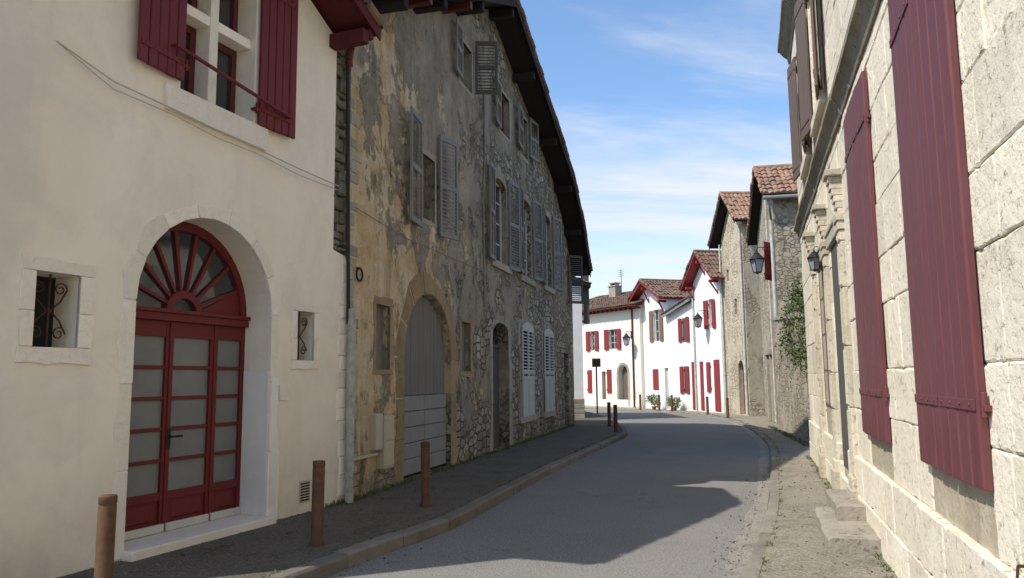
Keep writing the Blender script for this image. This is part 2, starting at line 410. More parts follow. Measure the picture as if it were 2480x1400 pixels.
def louvre(rt,u0,u1,z0,z1,mat='grey_sh',y=-.05,ang=0,hinge='l',solid=0.0,label=None,tilt=.014,pitch=.068):
    w=u1-u0;h=z1-z0;b=B();s=.055
    b.box(0,s,-.035,0,0,h); b.box(w-s,w,-.035,0,0,h)
    for z in (0,h-.09,h*.5-.04): b.box(s,w-s,-.033,-.002,z,z+.09)
    zs=.09
    if solid: b.box(s,w-s,-.022,-.01,.09,h*solid); zs=h*solid; b.box(s,w-s,-.034,-.001,zs,zs+.07)
    n=int((h-zs-.1)/pitch)
    for i in range(n):
        z=zs+.03+i*(h-zs-.12)/n+R(-.003,.003)
        b.add([(s,-.034,z),(w-s,-.034,z),(w-s,-.004,z+.030),(s,-.004,z+.030),(s,-.030,z-.007),(w-s,-.030,z-.007),(w-s,.0,z+.023),(s,.0,z+.023)],
              [(0,1,2,3),(4,5,6,7),(0,1,5,4),(2,3,7,6)])
    if hinge=='r':
        b.v=[(x-w,yy,z) for x,yy,z in b.v]; loc=(u1,y,z0); a=math.radians(ang)
    else: loc=(u0,y,z0); a=-math.radians(ang)
    o=obj("shutter",b,M[mat],rt,loc=loc,rot=a,label=label)
    o.rotation_euler=(0,tilt*R(-1,1),a); return o
def tile_plane(b,e,r,y0,y1,pitch=.19,row=.33,hh=.045):
    L=math.hypot(r[0]-e[0],r[1]-e[1]); ux,uz=(r[0]-e[0])/L,(r[1]-e[1])/L
    nx,nz=(-uz,ux)
    if nz<0: nx,nz=-nx,-nz
    S=6; nc=max(1,int((y1-y0)/pitch)); nr=max(1,int(L/row)); pitch=(y1-y0)/nc; row=L/nr
    jit=[[R(-.024,.024) for _ in range(nc+1)] for _ in range(nr)]
    vs=[];fs=[];W=nc*S+1
    for k in range(nr):
        for side,(d,lift) in enumerate(((k*row-.03,.035),((k+1)*row,.0))):
            for i in range(W):
                ph=i/S; hgt=hh*abs(math.sin(math.pi*ph))+lift
                if side==0: hgt+=jit[k][min(nc,int(ph))]
                dd=d+(jit[k][min(nc,int(ph))] if side==0 else 0)
                vs.append((e[0]+ux*dd+nx*hgt,y0+ph*pitch,e[1]+uz*dd+nz*hgt))
        o=k*2*W
        for i in range(W-1): fs.append((o+i,o+i+1,o+W+i+1,o+W+i))
        if k<nr-1:
            for i in range(W-1): fs.append((o+W+i,o+W+i+1,o+2*W+i+1,o+2*W+i))
    for i in range(W-1):
        x,y,z=vs[i]; x2,y2,z2=vs[i+1]
        n0=len(vs); vs+=[(e[0]-ux*.02,y,e[1]-uz*.02),(e[0]-ux*.02,y2,e[1]-uz*.02)]; fs.append((i,i+1,n0+1,n0))
    b.add(vs,fs)
def roof(rt,prof,ov,D,tm='tile',wm='darkwood',th=.09,tD=None,hh=.045):
    b=B()
    for a,c in zip(prof[:-1],prof[1:]):
        if a[1]<=c[1]: tile_plane(b,a,c,-ov-.04,tD or D,hh=hh)
        else: tile_plane(b,c,a,-ov-.04,tD or D,hh=hh)
    i=max(range(len(prof)),key=lambda k:prof[k][1])
    if 0<i<len(prof)-1: b.cyl((prof[i][0],-ov-.05,prof[i][1]),(prof[i][0],tD or D,prof[i][1]),.10,12)
    for a,c in zip(prof[:-1],prof[1:]):
        L=math.dist(a,c); n=max(1,int(L/.34))
        for k in range(n):
            t0=k/n;t1=(k+.93)/n; p0=(a[0]+(c[0]-a[0])*t0,a[1]+(c[1]-a[1])*t0); p1=(a[0]+(c[0]-a[0])*t1,a[1]+(c[1]-a[1])*t1)
            s=1 if c[1]>a[1] else -1; jy=R(-.02,.02); jz=R(-.012,.015)
            b.cyl((p0[0],-ov-.03+jy,p0[1]+jz+.03+(.02 if s>0 else 0)),(p1[0],-ov-.03+jy,p1[1]+jz+.03+(.02 if s<0 else 0)),.06,8)
    o=obj("roof",b,M[tm],rt)
    w=B(); w.prism(prof+[(x,z-th) for x,z in prof[::-1]],-ov,D)
    w.prism([(x,z-.02) for x,z in prof]+[(x,z-.17) for x,z in prof[::-1]],-ov-.025,-ov-.002)
    obj("eave_boards",w,M[wm],o)
    return o
def beam(h,name,mat,*bx):
    return obj(name,B().box(*bx),M[mat],h,.008)

# ------------------------------------------------------------------ ground
def sheet(name,pts,z,mat):
    t=tessellate_polygon([[Vector((x,y,0)) for x,y in pts]]); b=B()
    b.add([(x,y,z) for x,y in pts],[tuple(a) for a in t])
    return obj(name,b,mat,kind="structure")
sheet("ground",[(-400,-400),(400,-400),(400,400),(-400,400)],-.03,M['earth'])
KL=[(-6.0,-5),(-4.6,0),(-2.9,3.6),(-1.62,6.72),(-1.2,7.7),(-.72,8.75),(-.25,10.38),(.45,13.09),(1.57,16.83),(2.75,20.6),(3.3,22.6),(3.6,25.0),(3.75,28),(3.85,32.2),(3.5,37),(2.6,40.5),(.5,44),(-4,48)]
KR=[(-3.4,-6),(-.75,0),(.6,3.3),(1.89,6.58),(3.02,9.42),(4.70,14.3),(6.0,18.3),(7.1,22.6),(8.0,27.1),(8.45,31),(8.4,34.5),(7.5,37.6),(6.35,40.3),(5.0,42.7),(2.6,46.2),(-1,51)]
def smooth_line(P):
    out=[]
    for i in range(len(P)-1):
        p0=Vector(P[max(0,i-1)]);p1=Vector(P[i]);p2=Vector(P[i+1]);p3=Vector(P[min(len(P)-1,i+2)])
        for k in range(5):
            t=k/5; out.append(tuple(.5*((2*p1)+(-p0+p2)*t+(2*p0-5*p1+4*p2-p3)*t*t+(-p0+3*p1-3*p2+p3)*t**3)))
    out.append(P[-1]); return out
KL=smooth_line(KL);KR=smooth_line(KR)
sheet("road",KL+KR[::-1],0,M['asphalt'])
def off(P,d,j=0):
    o=[]
    for i,p in enumerate(P):
        a=Vector(P[max(0,i-1)]);b_=Vector(P[min(len(P)-1,i+1)]); t=(b_-a).normalized(); dd=d+R(-j,j); o.append((p[0]-t.y*dd,p[1]+t.x*dd))
    return o
def kerb(P,w,h,mat,name,side):
    b=B(); Q=off(P,w*side); acc=0; start=0
    for i in range(1,len(P)):
        acc+=math.dist(P[i],P[i-1])
        if acc>.75 or i==len(P)-1:
            hh=h+R(-.010,.010); e=.005
            a0=Vector(P[start]);a1=Vector(P[i]);q0=Vector(Q[start]);q1=Vector(Q[i]); t=(a1-a0).normalized()*e
            n=(q0-a0).normalized()*.025; s=(q0-a0).normalized()*R(-.010,.010); a0=a0+s; a1=a1+s
            vs=[(*(a0+t),-.02),(*(a1-t),-.02),(*(q1-t),-.02),(*(q0+t),-.02),(*(a0+t),hh-.025),(*(a1-t),hh-.025),(*(a1-t+n),hh),(*(a0+t+n),hh),(*(q1-t),hh),(*(q0+t),hh)]
            b.add(vs,[(0,1,5,4),(4,5,6,7),(7,6,8,9),(3,2,8,9),(0,4,7,9,3),(1,5,6,8,2)])
            start=i; acc=0
    obj(name,b,mat,bevel=.006,kind="structure")
kerb(KL,.16,.125,M['kerb'],"kerb",1); kerb(KR,.14,.06,M['kerb_l'],"kerb",-1)
PL=off(KL,.155); PR=off(KR,-.135)
sheet("pavement",PL+[(-14,48),(-14,-5)],.112,M['pav'])
sheet("pavement",off(KR,-.115,.018)+[(-1,70),(30,70),(30,-6)],.058,M['pav_r'])
sheet("gutter",off(KR,.20,.04)+KR[::-1],.004,M['gutter'])

# ------------------------------------------------------------------ cream plaster house (arched red door)
h=house("plaster_house",(-3.44,6.94),(-2.18,10.07),"cream plastered house with arched dark red glazed door and red shutters")
outl=[(-1.42,0),(3.37,0),(3.37,3.15),(3.30,3.3),(3.03,3.35),(3.03,6.2),(1.45,6.95),(-1.42,5.62)]
door=archpts(0,1.86,.12,2.41,3.34,24)
b=B(); b.front(outl,[door,rect(-.97,-.57,1.95,2.56),rect(2.33,2.66,1.91,2.50),rect(.41,1.47,4.55,6.1)],.42); b.prism(outl,.42,7); obj("wall",b,M['cream'],h)
arch_surround(h,'cream_trim',(0,1.86,.12,2.41,3.34),.16,.045,14,6,-.014,.03,2,.005,.004)
surround(h,'cream_trim',-.97,-.57,1.95,2.56,.12); surround(h,'cream_trim',2.33,2.66,1.91,2.50,.10)
b=B(); b.prism([(2.03,1.45),(2.02,1.62),(2.20,1.63),(2.19,1.44)],-.017,.02); obj("corner_stone",b,M['cream_trim'],h)
b=B(); b.prism([(1.88,.19),(1.88,1.72),(2.0,1.70),(1.985,1.2),(2.03,.9),(1.99,.5),(2.01,.19)],-.022,-.0145); obj("whitewash_patch",b,M['whitewash'],h)
b=B(); b.box(1.848,1.857,.002,.355,.192,1.78); obj("whitewash_patch",b,M['whitewash'],h)
b=B(); b.prism([(.22,4.30),(.2,4.55),(1.68,4.53),(1.66,4.27)],-.05,.25); obj("window_sill",b,M['cream_trim'],h,.012)
b=B(); b.box(-.02,1.9,-.12,.5,.10,.19,.004); obj("threshold",b,M['cream_trim'],h,.01)
b=B(); b.box(.84,.96,.06,.26,4.55,6.1); b.box(.412,.838,.065,.255,5.42,5.53); b.box(.962,1.468,.065,.255,5.42,5.53)
obj("stone_mullion",b,M['cream_trim'],h,.008)
for (a,c,z0,z1) in ((.42,.84,4.56,5.42),(.96,1.46,4.56,5.42),(.42,.84,5.53,6.1),(.96,1.46,5.53,6.1)): window(h,a,c,z0,z1,.26,'win_frame',1,1,.07)
plank_shutter(h,-.20,.40,4.62,6.2,'red_dark',5,-.03,5,'r',gap=.004,ch=.009)
plank_shutter(h,1.50,2.09,4.53,6.35,'red_dark',5,-.03,4,'l',gap=.004,ch=.009)
b=B(); b.cyl((.22,-.13,4.92),(1.95,-.13,4.75),.02,8); b.cyl((.22,-.13,4.92),(.22,0,4.92),.015,8); b.cyl((1.95,-.13,4.75),(1.95,0,4.75),.015,8)
obj("window_bar",b,M['red_dark'],h)
y=.36
d=B()
COL=((.2,.72),(.82,1.33),(1.44,1.80))
for x0,x1 in ((0.0,.2),(.72,.82),(1.33,1.44),(1.80,1.90)): d.box(x0,x1,y,y+.06,.2,2.28)
for x in (.77,1.385): d.box(x-.012,x+.012,y-.012,y,.2,2.28)
for z0,z1 in ((.2,.27),(.50,.58),(2.12,2.28)):
    for x0,x1 in COL: d.box(x0,x1,y+.003,y+.055,z0,z1)
for x0,x1 in COL:
    for k in range(1,5):
        z=.58+.308*k; d.box(x0,x1,y+.008,y+.05,z-.018,z+.018)
    d.box(x0,x1,y+.022,y+.05,.27,.50); d.cbox(x0+.06,x1-.06,y+.004,y+.03,.30,.47,.018)
d.box(-.01,1.88,y-.05,y+.05,2.28,2.36); d.box(-.01,1.88,y-.075,y+.04,2.36,2.40)
dd=obj("door",d,M['red_dark'],h,.005)
g=B()
for x0,x1 in COL: g.box(x0-.005,x1+.005,y+.03,y+.036,.57,2.13)
obj("ribbed_pane",g,M['rib'],dd)
hb=B(); hb.cyl((.79,y-.06,1.12),(.92,y-.06,1.12),.011,8); hb.cyl((.79,y-.06,1.12),(.79,y,1.12),.012,8); hb.box(.765,.81,y-.016,y+.001,1.0,1.2)
obj("handle",hb,M['iron'],dd)
wb=B()
for a,c in ((.03,.76),(.79,1.36),(1.39,1.845)): wb.box(a,c,y-.03,y+.0,.195,.275)
obj("weather_board",wb,M['white_sh'],dd,.006)
f=B(); c0=(.93,2.40)
ii=[(c0[0]-.84*math.cos(math.pi*i/24),c0[1]+.84*math.sin(math.pi*i/24)) for i in range(25)]
oo=[(c0[0]-.945*math.cos(math.pi*i/24),c0[1]+.945*math.sin(math.pi*i/24)) for i in range(25)]
ring(f,ii,oo,y-.01,y+.06,24,0,0)
ii=[(c0[0]-.16*math.cos(math.pi*i/12),c0[1]+.13*math.sin(math.pi*i/12)) for i in range(13)]
oo=[(c0[0]-.24*math.cos(math.pi*i/12),c0[1]+.21*math.sin(math.pi*i/12)) for i in range(13)]
ring(f,ii,oo,y-.015,y+.05,12,0,0)
for k in range(1,9):
    a=math.pi*k/9; ca,sa=-math.cos(a),math.sin(a); px,pz=-sa*.016,ca*.016
    f.prism([(c0[0]+ca*.2+px,c0[1]+sa*.18+pz),(c0[0]+ca*.86+px*1.4,c0[1]+sa*.86+pz*1.4),(c0[0]+ca*.86-px*1.4,c0[1]+sa*.86-pz*1.4),(c0[0]+ca*.2-px,c0[1]+sa*.18-pz)],y,y+.045)
a=math.pi*8/9
f.prism([(c0[0]+.2,c0[1]),(c0[0]-.86*math.cos(a)*.99,c0[1]+.86*math.sin(a)*.99),(c0[0]+.88,c0[1])],y+.012,y+.05)
fo=obj("fanlight",f,M['red_dark'],h,.003)
g=B(); g.prism([(c0[0]-.9*math.cos(math.pi*i/24),c0[1]+.9*math.sin(math.pi*i/24)) for i in range(25)],y+.03,y+.035); obj("pane",g,M['glass'],fo)
def scroll(b,x,z,r,y,s=1,turn=1.4):
    P=[]
    for i in range(22):
        t=i/21; a=t*turn*2*math.pi; rr=r*(1-t*.75); P.append((x+s*rr*math.cos(a),y,z+rr*math.sin(a)))
    b.tube(P,.006,6)
for (u0,u1,z0,z1) in ((-.97,-.57,1.95,2.56),(2.33,2.66,1.91,2.50)):
    g=B(); g.box(u0-.01,u1+.01,.30,.34,z0-.01,z1+.01); w=obj("window",g,M['dark'],h)
    g=B(); m=(u0+u1)/2; zc=(z0+z1)/2
    g.cyl((m,.10,z0),(m,.10,z1),.009,8)
    for sx in (1,-1):
        scroll(g,m+sx*.10,z1-.12,.06,.10,sx); scroll(g,m+sx*.10,z0+.12,.06,.10,sx)
        g.tube([(m+sx*.16,.10,z1-.12),(m+sx*.10,.10,zc+.08),(m+sx*.015,.10,zc),(m+sx*.10,.10,zc-.08),(m+sx*.16,.10,z0+.12)],.007,6)
    obj("iron_grille",g,M['rust'],w)
b=B(); b.box(2.44,2.63,-.012,.01,.24,.49)
v=obj("vent_grille",b,M['box'],h)
b=B()
for i in range(2):
    for k in range(7): b.box(2.452+.088*i,2.53+.088*i,-.016,-.010,.255+k*.032,.272+k*.032)
obj("vent_slot",b,M['dark'],v)
P=[(-.97,4.46),(-.4,4.33),(.23,4.30),(.9,4.26),(1.5,4.24),(2.2,4.20),(3.03,4.18)]
obj("facade_cable",B().tube([(x,-.06-R(0,.02),z) for x,z in P],.007,6),M['box'],h)
obj("facade_cable",B().tube([(x,-.06,z-.05+.06*(i==0)-.02*(i%2)) for i,(x,z) in enumerate(P)],.005,6),M['box'],h)
b=B(); z=3.36
while z<6.1:
    hh=R(.07,.22); xm=R(3.1,3.26)
    b.cbox(3.0+R(-.05,.05),xm,.03+R(-.03,.04),.4,z,z+hh-.015,.018,.012)
    b.cbox(xm+.012,3.34+R(-.03,.02),.03+R(-.03,.04),.4,z+R(-.02,.02),z+hh-.015+R(-.02,.0),.018,.012); z+=hh
obj("quoin_stones",b,M['dark_stone'],h)
b=B(); z=.2
while z<3.1:
    hh=R(.15,.3); b.cbox(3.2+R(-.08,.04),3.372,-.012+R(-.006,.004),.1,z,z+hh-.006,.012,.004); z+=hh
obj("corner_stones",b,M['cream_trim'],h)
roof(h,[(-1.55,5.60),(1.45,7.08),(3.2,6.32)],.55,6.5,'tile_br','red_eave',.1)
for u,z in ((2.93,6.12),(1.45,6.8)): beam(h,"purlin",'red_eave',u-.07,u+.07,-.52,.1,z-.1,z+.08)
beam(h,"rafter",'red_eave',3.0,3.1,-.53,3,6.12,6.24)
b=B(); b.tube([(3.17,-.15,6.3),(3.17,-.13,6.1),(3.2,-.08,5.98),(3.25,-.05,5.9)],.05,12); b.cyl((3.17,-.15,6.3),(3.17,-.15,6.42),.07,12); obj("downpipe_bend",b,M['win_frame'],h)
obj("cable_conduit",B().cyl((3.22,-.05,5.92),(3.31,-.06,2.4),.026,8),M['black_pipe'],h)
b=B(); b.cyl((3.34,-.09,.12),(3.34,-.09,2.6),.055,16)
for z in (.6,1.6,2.4): b.cyl((3.34,-.09,z),(3.34,-.09,z+.03),.06,16)
obj("downpipe",b,M['grey_pipe'],h)

# ------------------------------------------------------------------ weathered old house
h=house("old_stone_house",(-2.18,10.07),(1.97,26.08),"tall weathered house with peeling ochre and grey render, grey louvred shutters")
outl=[(0,0),(17.1,0),(17.1,5.45),(15.7,6.8),(14.05,7.9),(10.5,9.03),(6.9,10.15),(3.4,8.6),(.3,7.12),(0,6.95)]
AR=[(6.9,8.3,.12,2.65,2.95),(7.05,8.2,4.33,6.1,6.3),(9.7,10.8,4.33,6.2,6.4),(12.45,13.5,4.4,6.35,6.55),(9.5,10.7,.75,2.95,3.12),(12.15,13.3,.75,2.95,3.12)]
holes=[rect(.90,1.40,1.82,2.76),archpts(1.95,4.15,.12,2.02,3.12,20),rect(4.78,5.35,1.83,2.78),rect(2.55,3.3,4.4,5.52),
 rect(4.72,5.5,7.6,8.5),rect(7.65,8.6,7.55,8.55),rect(9.8,10.55,7.58,8.65),rect(15.3,16.1,.12,2.5)]+[archpts(*a,8) for a in AR]
b=B(); b.front(outl,holes,.4); b.prism(outl,.4,8); obj("wall",b,M['old'],h)
OL="ochre dressed stones around the opening"; GL="grey dressed stones around the opening"
arch_surround(h,'ochre_stone',(1.95,4.15,.12,2.02,3.12),.33,.10,14,6,-.015,.05,2,.012,.014,lab=OL)
surround(h,'ochre_stone',.90,1.40,1.82,2.76,.10,-.008,.05,.04,lab=OL); surround(h,'ochre_stone',4.78,5.35,1.83,2.78,.10,-.008,.05,.04,lab=OL)
for a in AR: arch_surround(h,'grey_stone',a,.2,.08,8,5,sill=(a[2]>.5),lab=GL,gap=.010)
surround(h,'grey_stone',2.55,3.3,4.4,5.52,.09,-.006,.05,.04,lab=GL); surround(h,'grey_stone',4.72,5.5,7.6,8.5,.09,-.006,.05,.04,lab=GL)
surround(h,'grey_stone',7.65,8.6,7.55,8.55,.09,-.006,.05,.04,lab=GL); surround(h,'grey_stone',9.8,10.55,7.58,8.65,.09,-.006,.05,.04,lab=GL)
b=B(); z=.1
while z<6.8:
    hh=R(.12,.26); b.cbox(.0,.18+R(-.06,.16),-.006+R(-.008,.008),.3,z,z+hh-.012,.014,.008); z+=hh
obj("quoin_stones",b,M['grey_stone'],h)
y=.12
for side in (0,1):
    d=B(); x0=1.97+side*1.09
    for k in range(6):
        a=x0+1.08*k/6; c=x0+1.08*(k+1)/6-.005; mx=(a+c)/2; t=(mx-3.05)/1.1
        d.cbox(a,c,y+R(-.004,.004),y+.05,1.42,2.02+1.07*math.sqrt(max(0.02,1-t*t)),.006)
    obj("door",d,M['greywood'],h,label="weathered grey plank door leaf")
    d=B()
    for k in range(5): d.cbox(x0,x0+1.075,y-.035+R(-.003,.003),y+.04,.17+k*.25,.41+k*.25,.008)
    obj("lower_door",d,M['greydoor'],h,label="grey painted lower boards of the door")
for (u0,u1,z0,z1) in ((.9,1.4,1.82,2.76),(4.78,5.35,1.83,2.78)):
    d=B()
    for k in range(4): d.cbox(u0+(u1-u0)*k/4,u0+(u1-u0)*(k+1)/4-.003,.12,.16,z0,z1,.004)
    obj("shutter",d,M['greywood'],h)
d=B()
for k in range(6): d.cbox(6.9+1.4*k/6,6.9+1.4*(k+1)/6-.004,.24,.28,.12,2.4,.006)
d.box(6.9,8.3,.2,.27,2.4,2.48); obj("door",d,M['dark_sh'],h)
g=B(); g.box(6.9,8.3,.26,.27,2.48,2.96); obj("fanlight",g,M['glass'],h)
for (u0,u1,z0,z1) in ((7.05,8.2,4.33,6.3),(9.7,10.8,4.33,6.4),(12.45,13.5,4.4,6.55)): window(h,u0,u1,z0,z1,.12,'white_sh',2,4,.06)
for (u0,u1,z0,z1) in ((2.55,3.3,4.4,5.52),(4.72,5.5,7.6,8.5),(9.8,10.55,7.58,8.65)):
    d=B()
    for k in range(4): d.cbox(u0+(u1-u0)*k/4,u0+(u1-u0)*(k+1)/4-.003,.2,.24,z0,z1,.004)
    obj("window_board",d,M['ochre_stone'] if u0<3 else M['greywood'],h)
window(h,7.65,8.6,7.55,8.55,.15,'win_frame',2,2)
d=B(); d.box(15.3,16.1,.15,.2,.12,2.5); obj("door",d,M['greywood'],h)
louvre(h,1.82,2.50,4.18,6.02,ang=7,hinge='r'); louvre(h,3.40,3.98,4.2,6.05,ang=14,hinge='l')
louvre(h,6.37,7.0,4.28,6.42,ang=6,hinge='r'); louvre(h,8.24,8.86,4.28,6.46,ang=9,hinge='l')
louvre(h,9.02,9.66,4.34,6.58,ang=7,hinge='r'); louvre(h,10.85,11.5,4.36,6.58,ang=9,hinge='l')
louvre(h,11.75,12.4,4.4,6.68,ang=8,hinge='r'); louvre(h,13.55,14.1,4.4,6.66,ang=16,hinge='l')
louvre(h,16.1,16.65,4.2,5.85,ang=50,hinge='l',mat='dark_sh')
louvre(h,4.18,4.68,7.6,8.66,ang=5,hinge='r'); louvre(h,5.58,6.05,7.62,8.78,ang=72,hinge='l',mat='dark_sh')
louvre(h,7.0,7.58,7.52,8.6,ang=5,hinge='r'); louvre(h,9.1,9.76,7.62,8.7,ang=5,hinge='r'); louvre(h,10.6,11.22,7.7,8.82,ang=8,hinge='l')
for u0 in (9.45,12.1):
    g=B(); g.box(u0+.05,u0+1.23,.0,.02,.8,2.96); obj("window",g,M['dark'],h)
    for k in (0,.65): louvre(h,u0+k,u0+k+.63,.74,2.98,'white_sh',-.04,0,'l',.42,pitch=.085)
    b=B(); b.prism([(u0,2.985),(u0+.2,3.08),(u0+.64,3.15),(u0+1.08,3.08),(u0+1.28,2.985)],-.07,-.03); obj("shutter_head",b,M['white_sh'],h)
obj("meter_box",B().box(.72,.95,-.10,.02,.70,1.2),M['box'],h,.012)
b=B(); b.box(.98,1.33,-.11,.02,.42,1.16); b.box(1.0,1.31,-.12,-.105,.45,.78); b.box(1.0,1.31,-.12,-.105,.81,1.13); obj("meter_box",b,M['box'],h,.01)
b=B(); b.tube([(.26+.09*math.cos(a*math.pi/8),-.04,3.1+.09*math.sin(a*math.pi/8)) for a in range(17)],.014,8); b.box(.24,.28,-.05,.01,3.17,3.2); obj("tether_ring",b,M['iron'],h)
obj("facade_cable",B().tube([(6.3,-.03,7.9),(6.32,-.03,6.6),(6.2,-.03,5.5),(6.25,-.03,3.2)],.018,6),M['grey_sh'],h)
obj("facade_cable",B().tube([(.1,-.04,4.0),(2.0,-.03,3.9),(6.2,-.03,3.95)],.006,6),M['grey_sh'],h)
obj("pipe_sleeve",B().box(.05,.9,-.05,.0,.62,.66),M['box'],h)
roof(h,[(.22,7.22),(3.4,8.74),(6.9,10.3),(10.5,9.15),(14.1,8.02),(15.75,6.95),(17.3,5.38)],.62,7.5,'tile_br','darkwood',.1,tD=2)
for u,z in ((.6,7.1),(2.3,7.93),(4.5,8.95),(6.9,9.98),(9.0,9.32),(11.8,8.45),(14.2,7.65),(15.8,6.55),(17.0,5.4)): beam(h,"purlin",'darkwood',u-.08,u+.08,-.56,.05,z-.08,z+.1)
beam(h,"red_beam",'win_frame',1.5,1.62,-.58,.0,7.56,7.7); beam(h,"red_beam",'win_frame',3.6,3.72,-.58,.0,8.5,8.64)

# ------------------------------------------------------------------ limestone block house (u measured from its far end)
U=lambda u:10-u
h=house("limestone_house",(5.98,15.60),(3.0,6.05),"pale limestone block house with cornice, burgundy shutters and stone steps",inset=.05)
b=B(); b.prism([(0,0),(24,0),(24,8.9),(0,8.9)],-.032,8); obj("wall",b,M['mortar'],h)
ops=[(U(4.25),U(3.35),.5,3.35),(U(6.35),U(5.05),1.2,3.4),(11.06,12.42,1.15,4.3),(8.35,9.62,1.15,4.3),(U(5.1),U(3.9),5.4,7.5),(U(7.7),U(6.5),5.4,7.5),(11.0,12.4,5.4,7.5)]
b=B(); z=.02
while z<8.8:
    hh=R(.28,.56) if z>.35 else .36
    if z<4.5<z+hh: hh=4.5-z
    hh=max(hh,.12)
    x=-.01
    while x<23.5:
        w=R(.3,1.1); x1=x+w
        segs=[(x,x1)]
        for (a,c,za,zb) in ops:
            if z+hh>za+.05 and z<zb-.05:
                ns=[]
                for s0,s1 in segs:
                    if s1<=a or s0>=c: ns.append((s0,s1))
                    else:
                        if s0<a: ns.append((s0,a))
                        if s1>c: ns.append((c,s1))
                segs=ns
        pr=.035 if z<.7 else 0
        for s0,s1 in segs:
            if s1-s0>.06:
                yy=-.045-pr+R(-.007,.007); c=R(.003,.009)
                n=9; P=[]
                for (xa,za,xb,zb_) in ((s0,z,s1,z),(s1,z,s1,z+hh),(s1,z+hh,s0,z+hh),(s0,z+hh,s0,z)):
                    for k in range(n):
                        t=k/n; P.append((xa+(xb-xa)*t,za+(zb_-za)*t))
                cx,cz=(s0+s1)/2,z+hh/2
                outer=[];inner=[]
                for (px,pz) in P:
                    e=R(0,.004)+(R(.006,.022) if random.random()<.07 else 0); dx=(1 if px<cx else -1)*e; dz=(1 if pz<cz else -1)*e
                    px2=px+dx; pz2=pz+dz; outer.append((px2,yy+c,pz2))
                    c2=c+R(0,.010)
                    inner.append((cx+(px2-cx)*(1-2*c2/(s1-s0)),yy+R(-.0015,.0015),cz+(pz2-cz)*(1-2*c2/hh)))
                m=len(P); back=[(p[0],-.0,p[2]) for p in outer]
                fs=[tuple(range(m))]+[(i,(i+1)%m,(i+1)%m+m,i+m) for i in range(m)]+[(i+m,(i+1)%m+m,(i+1)%m+2*m,i+2*m) for i in range(m)]
                b.add(inner+outer+back,fs)
        x=x1
    z+=hh
obj("block_masonry",b,M['lime'],h)
b=B(); z=.02
while z<8.8:
    hh=R(.3,.5); yv=0
    while yv<6:
        w=R(.4,.9); b.add([(-.03+R(-.01,.01),yv+.008,z+.008),(-.03+R(-.01,.01),yv+w-.008,z+.008),(-.03,yv+w-.008,z+hh-.008),(-.03,yv+.008,z+hh-.008)],[(0,1,2,3)]); yv+=w
    z+=hh
obj("gable_masonry",b,M['lime'],h)
def cornice(z,ov,hh,x0,x1):
    b=B(); x=x0
    while x<x1:
        w=min(R(.7,1.3),x1-x); j=R(-.014,.014)
        pr=[(0.0,0),(-.07,0),(-.09,hh*.25),(-ov*.6,hh*.4),(-ov*.85,hh*.62),(-ov,hh*.66),(-ov,hh*.9),(-ov+.03,hh),(0.0,hh+.06)]
        n=len(pr); a=x+.006;c=x+w-.006
        b.add([(a,p[0]+j+.03*(p[0]==0),z+p[1]+j*.4) for p in pr]+[(c,p[0]+j*.2+.03*(p[0]==0),z+p[1]+j*.4) for p in pr],[(i,(i+1)%n,(i+1)%n+n,i+n) for i in range(n)]+[tuple(range(n)),tuple(range(n,2*n))])
        x+=w
    obj("cornice",b,M['lime_dark'],h,label="weathered grey stone cornice")
cornice(4.50,.17,.27,-.12,23.5); cornice(8.35,.28,.45,-.2,23.5)
for uc in (2.75,4.62,6.75):
    b=B(); x=U(uc)
    b.box(x-.21,x+.21,-.15,.0,.06,.42,.006); b.box(x-.18,x+.18,-.13,.0,.42,.55,.006)
    zz=.55
    while zz<3.3:
        hh=R(.45,.8); hh=min(hh,3.32-zz); b.cbox(x-.14,x+.14,-.098+R(-.006,.006),.0,zz,zz+hh-.006,.015,.004)
        for k in (-.08,0,.08): b.cyl((x+k,-.095,zz+.03),(x+k,-.095,zz+hh-.04),.02,8)
        zz+=hh
    b.box(x-.16,x+.16,-.115,.0,3.32,3.42); b.box(x-.18,x+.18,-.13,.0,3.42,3.5)
    for k in range(6): b.box(x-.11,x+.11,-.10-.018*k,.0,3.5+.075*k,3.572+.075*k)
    b.box(x-.17,x+.17,-.22,.0,3.95,4.02,.005)
    obj("pilaster",b,M['lime_trim'],h,.012,label="weathered carved limestone pilaster with console")
for (a,c) in ((U(4.43),U(2.94)),(U(6.56),U(4.81))):
    b=B(); b.box(a,c,-.085,.0,3.36,3.52,.004); b.box(a+.01,c-.01,-.105,.0,3.52,3.58,.004); obj("lintel",b,M['lime_trim'],h,.012)
d=B()
for k in range(6): d.cbox(U(4.25)+.15*k,U(4.25)+.15*(k+1)-.004,-.04,.02,.5,3.35,.008)
obj("door",d,M['dark_sh'],h)
window(h,U(6.35),U(5.05),1.2,3.4,-.04,'brown_grey',2,4)
for (a,c) in ((U(5.1),U(3.9)),(U(7.7),U(6.5)),(11.0,12.4)):
    window(h,a,c,5.4,7.5,-.04,'brown_grey',2,4)
    b=B(); b.box(a-.2,c+.2,-.13,.0,5.22,5.38,.006); b.box(a-.18,a-.02,-.08,.0,5.38,7.5); b.box(c+.02,c+.18,-.08,.0,5.38,7.5); b.box(a-.22,c+.22,-.10,.0,7.5,7.75)
    obj("window_surround",b,M['lime'],h,.012)
for (a,c) in ((U(5.1),U(3.9)),(U(7.7),U(6.5))):
    plank_shutter(h,a-.62,a-.02,5.3,7.5,'brown_grey',4,-.10,9,'r'); plank_shutter(h,c+.02,c+.62,5.3,7.5,'brown_grey',4,-.10,7,'l')
